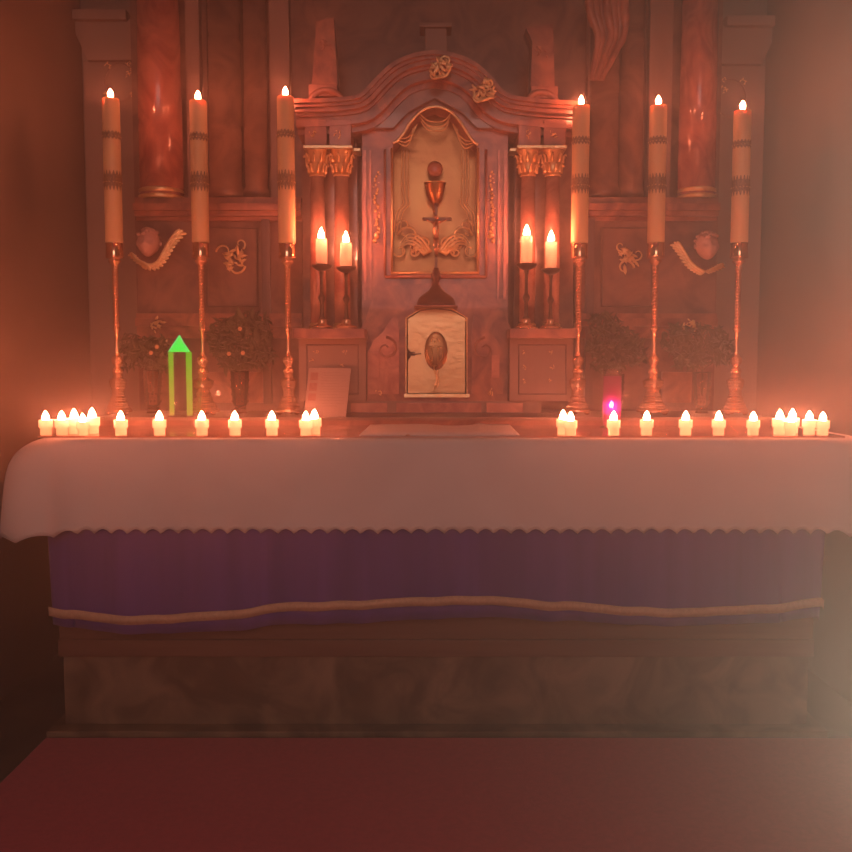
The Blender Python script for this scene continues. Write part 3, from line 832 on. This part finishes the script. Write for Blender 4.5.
# finials standing on the cornice
for cx, w0, w1, yb, yt, nm in ((326, 13, 9, 97, 22, 'L'), (541, 12, 10, 99, 28, 'R')):
    m = MB(); Y = 3.84
    f = MB().prism(pxz([(cx-w0, yb-8), (cx-w1, yt+18), (cx-w1-(0 if nm == 'L' else 6), yt+4), (cx+w1, yt), (cx+w1+1, yt+20), (cx+w0, yb-8)], Y), Y-.05, Y+.06, .008).build('finial', 'red_marble', tb)
    m.tube(smooth_path(P3([(cx-w0-4, yb+6), (cx-w0, yb-1), (cx-5, yb-6), (cx+5, yb-6), (cx+w0, yb-2), (cx+w0+7, yb+7)], Y-.055), 4), .014, 8)
    m.box(X(cx-w0-1, Y), X(cx+w0+1, Y), Y-.055, Y+.065, Z(yb+3, Y), Z(yb-9, Y), .004)
    m.build('finial_base', 'pink_marble', f)
    m = MB(); leafball(m, P(cx, yt+26, Y-.055), .03, 8, 4); m.build('finial_ornament', 'pink_marble', f)

# ------------------------------------------------------------------ crucifix on the tabernacle door block
CY = 3.68; cx = 436; base = P(cx, 304, CY)
MB().box(X(414, 3.62), X(458, 3.62), 3.60, DY+.01, P(cx, 307.5, CY).z, P(cx, 306, CY).z-.0005, .002).build('crucifix_shelf', 'red_marble', tb)
cr = thing('crucifix', 'small dark bronze crucifix on a domed foot before the gilt niche', 'crucifix', base)
def Lc(px, py, dy=0): p = P(px, py, CY)-base; return (p.x, dy, p.z)
def zc(py): return P(cx, py, CY).z-base.z
MB().lathe([(.080, zc(306)), (.079, zc(303)), (.074, zc(300)), (.072, zc(298)), (.056, zc(295)), (.036, zc(292)), (.022, zc(288)), (.014, zc(284)), (.013, zc(281)), (.020, zc(278)), (.022, zc(275)), (.013, zc(271)), (.010, zc(268))], seg=28).build('foot', 'cross_bronze', cr, world=False)
MB().box(-.006, .006, -.005, .005, zc(270), zc(206), .002).ball((0, 0, zc(205)), .010, (1, .6, 1)).build('upright', 'cross_bronze', cr, world=False)
m = MB().box(Lc(424, 0)[0], Lc(450, 0)[0], -.005, .005, zc(221), zc(217.5), .0015)
m.ball(Lc(424, 219), .008, (1, .6, 1)).ball(Lc(450, 219), .008, (1, .6, 1)); m.build('crossbar', 'cross_bronze', cr, world=False)
m = MB()
for s in (-1, 1):
    m.tube([(s*.006, -.012, zc(224)), (s*.022, -.011, zc(222)), (s*.044, -.009, zc(220))], .0052, 7, .003)
    m.tube([(s*.005, -.012, zc(238)), (s*.006, -.020, zc(246)), (s*.002, -.010, zc(257))], .0075, 7, .004)
m.tube([(0, -.012, zc(221)), (0, -.014, zc(229)), (0, -.013, zc(239))], lambda q: (.010, .0125, .0105)[min(int(q*2.99), 2)], 10)
m.ball((.002, -.018, zc(218)), .0085, (.9, 1, 1.2), 2)
m.build('corpus', 'brass', cr, world=False)

# ------------------------------------------------------------------ things on the altar
# white leaning card
cy0, cy1 = 3.50, 3.66
def card_pt(px, py):
    t = (413-py)/(413-366); Y = cy0+(cy1-cy0)*t
    return P(px, py, Y)
card = thing('leaning_card', 'white printed card leaning against the tabernacle pedestal', 'card', card_pt(325, 413))
a, b, c_, d = card_pt(303.5, 414), card_pt(346, 414), card_pt(351, 366), card_pt(309, 365.5)
n = (b-a).cross(d-a).normalized()
if n.y > 0: n = -n
def slab(m, q, th0, th1):
    vs = [m.b.verts.new(p+n*th0) for p in q]+[m.b.verts.new(p+n*th1) for p in q]
    m.b.faces.new(vs[:4]); m.b.faces.new(vs[7:3:-1])
    for i in range(4): m.b.faces.new((vs[i], vs[(i+1) % 4], vs[4+(i+1) % 4], vs[4+i]))
def uv(u, v): return (a*(1-u)+b*u)*(1-v)+(d*(1-u)+c_*u)*v
dz = Vector((0, 0, GZ+.001-min(a.z, b.z)))
a, b, c_, d = [p+dz for p in (a, b, c_, d)]
m = MB(); slab(m, [a, b, c_, d], 0, -.003); m.build('sheet', 'paper', card)
m = MB()
for v0, v1 in ((.74, .90), (.52, .68), (.32, .46)):
    slab(m, [uv(.06, v0), uv(.24, v0), uv(.24, v1), uv(.06, v1)], .0002, .0008)
m.build('picture_print', 'print_red', card)
m = MB()
for k in range(13):
    v = .90-k*.058; e = .92 if k % 4 else .78
    slab(m, [uv(.32, v), uv(e, v), uv(e, v+.007), uv(.32, v+.007)], .0002, .0006)
m.build('text_print', 'print_line', card)

# folded linen on the altar
m = MB(); Y0, Y1 = 2.955, 3.33; nx, ny = 60, 10; gr = []
xl0, xr0, xl1, xr1 = X(359, Y0, 438), X(520, Y0, 438), X(368, Y1, 428), X(512, Y1, 428)
for j in range(ny+1):
    r = []
    for i in range(nx+1):
        u, v = i/nx, j/ny
        x = (xl0*(1-v)+xl1*v)*(1-u)+(xr0*(1-v)+xr1*v)*u; y = Y0+(Y1-Y0)*v
        z = TOP+.009+.003*math.sin(u*9)*v+.005*math.exp(-((u-.40)/.12)**2)*v+.006*math.exp(-((u-.77)/.03)**2)*v
        if u in (0, 1): z = TOP+.0015
        if j == 0: z = TOP+.0015
        r.append(m.b.verts.new((x, y, z)))
    gr.append(r)
for j in range(ny):
    for i in range(nx):
        f = m.b.faces.new((gr[j][i], gr[j][i+1], gr[j+1][i+1], gr[j+1][i])); f.smooth = True
lf = m.build('linen_cloth', 'linen'); md = lf.modifiers.new('t', 'SOLIDIFY'); md.thickness = .0012; md.offset = -1
tag(lf, 'folded white linen cloth lying flat at the centre of the altar', 'cloth')
sc_ = P(408, 437, 2.95)
s1 = MB().lathe([(.006, 0), (.0085, .001), (.0085, .003), (0, .0045)], (sc_.x, 2.945, TOP), seg=16).build('metal_disc', 'brass')  # small brass disc making a bright white spot at the linen edge
tag(s1, 'tiny shining round metal button beside the folded linen front edge', 'disc')

# green lit acrylic tower
Yg = 3.495; gx = X(181, Yg, 400)
gt = thing('green_tower_lamp', 'slim clear tower lamp with a glowing green pyramid cap', 'lamp', (gx, Yg, GZ+.0005))
w = 10.3/F*Yg; zt_ = Z(352, Yg)-GZ; zc0 = .006; za = Z(336.5, Yg)-GZ
MB().box(-w-.004, w+.05, -.034, .034, 0, zc0, .001).build('base_plate', 'clear_rim', gt, world=False)
for sx, ww in ((-1, .0095), (1, .0135)):
    MB().box(*sorted((sx*w, sx*(w-ww))), -w*.5, w*.5, zc0, zt_, .001).build('lit_edge', 'lit_edge', gt, world=False)
MB().box(-w+.0136, w-.0136, -.002, .002, zc0, zt_-.001).build('clear_panel', 'clear_acrylic', gt, world=False)
m = MB(); vs = [m.b.verts.new((x, y, zt_)) for x, y in ((-w*.86, -w*.6), (w*.86, -w*.6), (w*.86, w*.6), (-w*.86, w*.6))]; tp = m.b.verts.new((0, 0, za))
m.b.faces.new(vs)
for i in range(4): m.b.faces.new((vs[i], vs[(i+1) % 4], tp))
m.build('pyramid_cap', 'green_cap', gt, world=False)
m = MB()
for sx in (-1, 1): m.tube([(sx*w*.93, -w*.6, zt_), (0, -w*.05, za+.003)], .0028, 6)
m.build('cap_rim', 'green_rim', gt, world=False)

# red glass lantern candle
Yr = 3.34; rx = X(612, Yr, 400); rl = thing('glass_lantern', 'tall red glass lantern candle with a clear rim', 'candle', (rx, Yr, TOP))
R = 9.3/F*Yr; H1 = Z(376, Yr)-TOP; H2 = Z(369, Yr)-TOP
m = MB().lathe([(R*.85, .004), (R*.97, .012), (R, .03), (R, H1), (R*.94, H1), (R*.94, .035), (R*.8, .016), (0, .012)], seg=32)
m.build('red_glass', 'red_glass', rl, world=False)
MB().lathe([(R, H1), (R*1.02, H2-.002), (R*1.0, H2), (R*.95, H2-.002), (R*.94, H1)], seg=32).build('clear_rim', 'clear_rim', rl, world=False)
MB().lathe([(R*1.25, 0), (R*1.25, .003), (R*.85, .004)], seg=32).build('saucer', 'clear_rim', rl, world=False)
MB().lathe([(R*.80, .0165), (R*.90, .036), (R*.90, .050), (0, .050)], seg=24).build('wax', 'white_wax', rl, world=False)
zf = Z(404, Yr)-TOP
MB().tube([(0, 0, .049), (0, 0, zf-.014)], .0012, 6).build('wick', 'wick', rl, world=False)
MB().lathe(flame_prof(.0085, .026), (-.002, 0, zf-.014), seg=12).build('flame', 'inner_flame', rl, world=False)

# vases with leafy bouquets
def bouquet(px, Y, vy0, vy1, blobs, nleaf, seed, label, flowers, gz=GZ, extra=None):
    rnd = random.Random(seed); x = X(px, Y, 390)
    t = thing('bouquet_vase', label, 'vase', (x, Y, gz+.0008), 'leafy vases on the altar step')
    H = Z(vy0, Y)-gz; r = 8.5/F*Y
    m = MB(); prof = []
    for k in range(20):
        q = k/19; rr = r*(.80+.10*math.sin(q*PI*1.0)+.28*q*q-.25*math.exp(-((q-.12)/.08)**2))*(1+.05*math.sin(k*PI))
        prof.append((rr, H*q))
    m.lathe(prof+[(prof[-1][0]*.86, H-.002), (r*.55, H*.2), (0, H*.15)], seg=28)
    v = m.build('cut_glass_body', 'vase_glass', t, world=False)
    m = MB()
    for j in range(5):
        for k in range(14):
            q = (j+.7)/6; a = 2*PI*(k+.5*(j % 2))/14; rr = prof[int(q*19)][0]
            m.ball((rr*math.cos(a), rr*math.sin(a), H*q), .0045, (1, 1, 1.3), 1)
    m.build('cut_facets', 'vase_glass', v, world=False)
    m = MB()
    stem = MB()
    for bx, by, bw, bh, n in blobs:
        for k in range(n):
            a = rnd.uniform(0, 2*PI); q = math.sqrt(rnd.random())
            p = P(bx+bw*q*math.cos(a), by+bh*q*math.sin(a), Y+rnd.uniform(-.05, .05))-Vector((x, Y, gz))
            L_ = rnd.uniform(.018, .036); W_ = L_*rnd.uniform(.22, .38)
            M = Matrix.Translation(p) @ Matrix.Rotation(rnd.uniform(0, 2*PI), 4, 'Z') @ Matrix.Rotation(rnd.uniform(-1.3, 1.3), 4, 'Y') @ Matrix.Rotation(rnd.uniform(-.8, .8), 4, 'X')
            pts = [(-L_, 0, 0), (-L_*.4, W_, .003), (L_*.4, W_*.8, .002), (L_, 0, -.006), (L_*.4, -W_*.8, .002), (-L_*.4, -W_, .003), (0, 0, -.003)]
            vs = [m.b.verts.new(M @ Vector(c)) for c in pts]
            for i in range(6): m.b.faces.new((vs[i], vs[(i+1) % 6], vs[6])).smooth = True
        pb = P(bx, by, Y)-Vector((x, Y, gz))
        stem.tube(smooth_path([(0, 0, H*.4), (0, 0, H), (pb.x*.6, 0, (H+pb.z)/2), (pb.x, 0, pb.z)], 4), .0022, 5)
    stem.build('stem', 'leaf', t, world=False)
    m.build('foliage', 'leaf', t, world=False)
    for fx, fy in flowers:
        p = P(fx, fy, Y-.06)-Vector((x, Y, gz)); f = MB()
        for k in range(6):
            aa = 2*PI*k/6; f.ball(p+Vector((.0055*math.cos(aa), -.002, .0055*math.sin(aa))), .0045, (1, .5, 1), 1)
        f.ball(p+Vector((0, -.006, 0)), .005, sub=1)
        f.build('blossom', 'blossom', t, world=False)
bouquet(153, 3.72, 370, 412, [(150, 352, 26, 14, 260), (132, 345, 12, 10, 60), (158, 362, 14, 8, 90), (128, 362, 10, 8, 30)], 300, 1, 'cut glass vase of dark foliage nearest the green tower lamp', [(151, 353), (157, 347)])
bouquet(240, 3.72, 371, 414, [(240, 340, 32, 22, 420), (236, 362, 20, 9, 130), (262, 355, 12, 12, 70), (222, 330, 12, 12, 60), (250, 322, 20, 10, 80)], 300, 2, 'cut glass vase of dark foliage between two candlesticks, '+S1, [(243, 353), (229, 354), (240, 329)])
bouquet(702, 3.72, 372, 414, [(700, 345, 30, 20, 300), (688, 361, 18, 8, 90), (722, 352, 12, 12, 60), (675, 340, 14, 14, 80)], 300, 3, 'cut glass vase of dark foliage between two candlesticks, '+S2, [])
bouquet(615, 3.74, 374, 415, [(614, 345, 26, 20, 300), (604, 325, 16, 12, 90), (634, 352, 14, 14, 90), (608, 364, 16, 8, 80)], 300, 4, 'cut glass vase of dark foliage behind the red glass lantern', [])

# ------------------------------------------------------------------ light and haze
def area(name, loc, aim, size, e, col, sy=None):
    l = bpy.data.lights.new(name, 'AREA'); l.energy = e; l.color = col; l.size = size
    if sy: l.shape = 'RECTANGLE'; l.size_y = sy
    o = bpy.data.objects.new(name, l); COL.objects.link(o); o.location = loc
    o.rotation_euler = (Vector(aim)-Vector(loc)).to_track_quat('-Z', 'Y').to_euler(); return o
def spot(name, loc, aim, e, col, ang, blend=1, rad=.1):
    l = bpy.data.lights.new(name, 'SPOT'); l.energy = e; l.color = col; l.spot_size = math.radians(ang); l.spot_blend = blend; l.shadow_soft_size = rad
    o = bpy.data.objects.new(name, l); COL.objects.link(o); o.location = loc
    o.rotation_euler = (Vector(aim)-Vector(loc)).to_track_quat('-Z', 'Y').to_euler(); return o
area('ambient_fill', (0, -3.6, 3.1), (0, 3.0, .9), 2.4, 115, (1, .56, .47))  # added soft fill behind the camera for the room's dim ambient
spot('haze_fill_spot', (1.22, 1.62, .62), (.4, -.8, .7), 54, (1, .78, .57), 150, 1, .2)  # unseen spot added to make the haze glow on the right
spot('haze_fill_spot_above', (1.22, 1.62, 1.65), (.4, -.8, 1.6), 36, (1, .80, .60), 150, 1, .2)  # second added spot, carries the haze glow higher up
w = bpy.data.worlds.new('world'); SC.world = w; w.use_nodes = True; nt = w.node_tree; nt.nodes.clear()
out = nt.nodes.new('ShaderNodeOutputWorld')
vs = nt.nodes.new('ShaderNodeVolumeScatter'); vs.inputs['Color'].default_value = (1, .88, .82, 1); vs.inputs['Density'].default_value = .095; vs.inputs['Anisotropy'].default_value = .76
link(nt, vs.outputs[0], out.inputs['Volume'])
vs = SC.view_settings
SC.display_settings.display_device = 'sRGB'
vs.view_transform = 'Standard'; vs.look = 'None'; vs.exposure = 0; vs.gamma = 1; vs.use_curve_mapping = False
SC.cycles.use_denoising = True
SC.cycles.max_bounces = 6; SC.cycles.diffuse_bounces = 3; SC.cycles.glossy_bounces = 3; SC.cycles.transparent_max_bounces = 12
SC.cycles.sample_clamp_indirect = 40
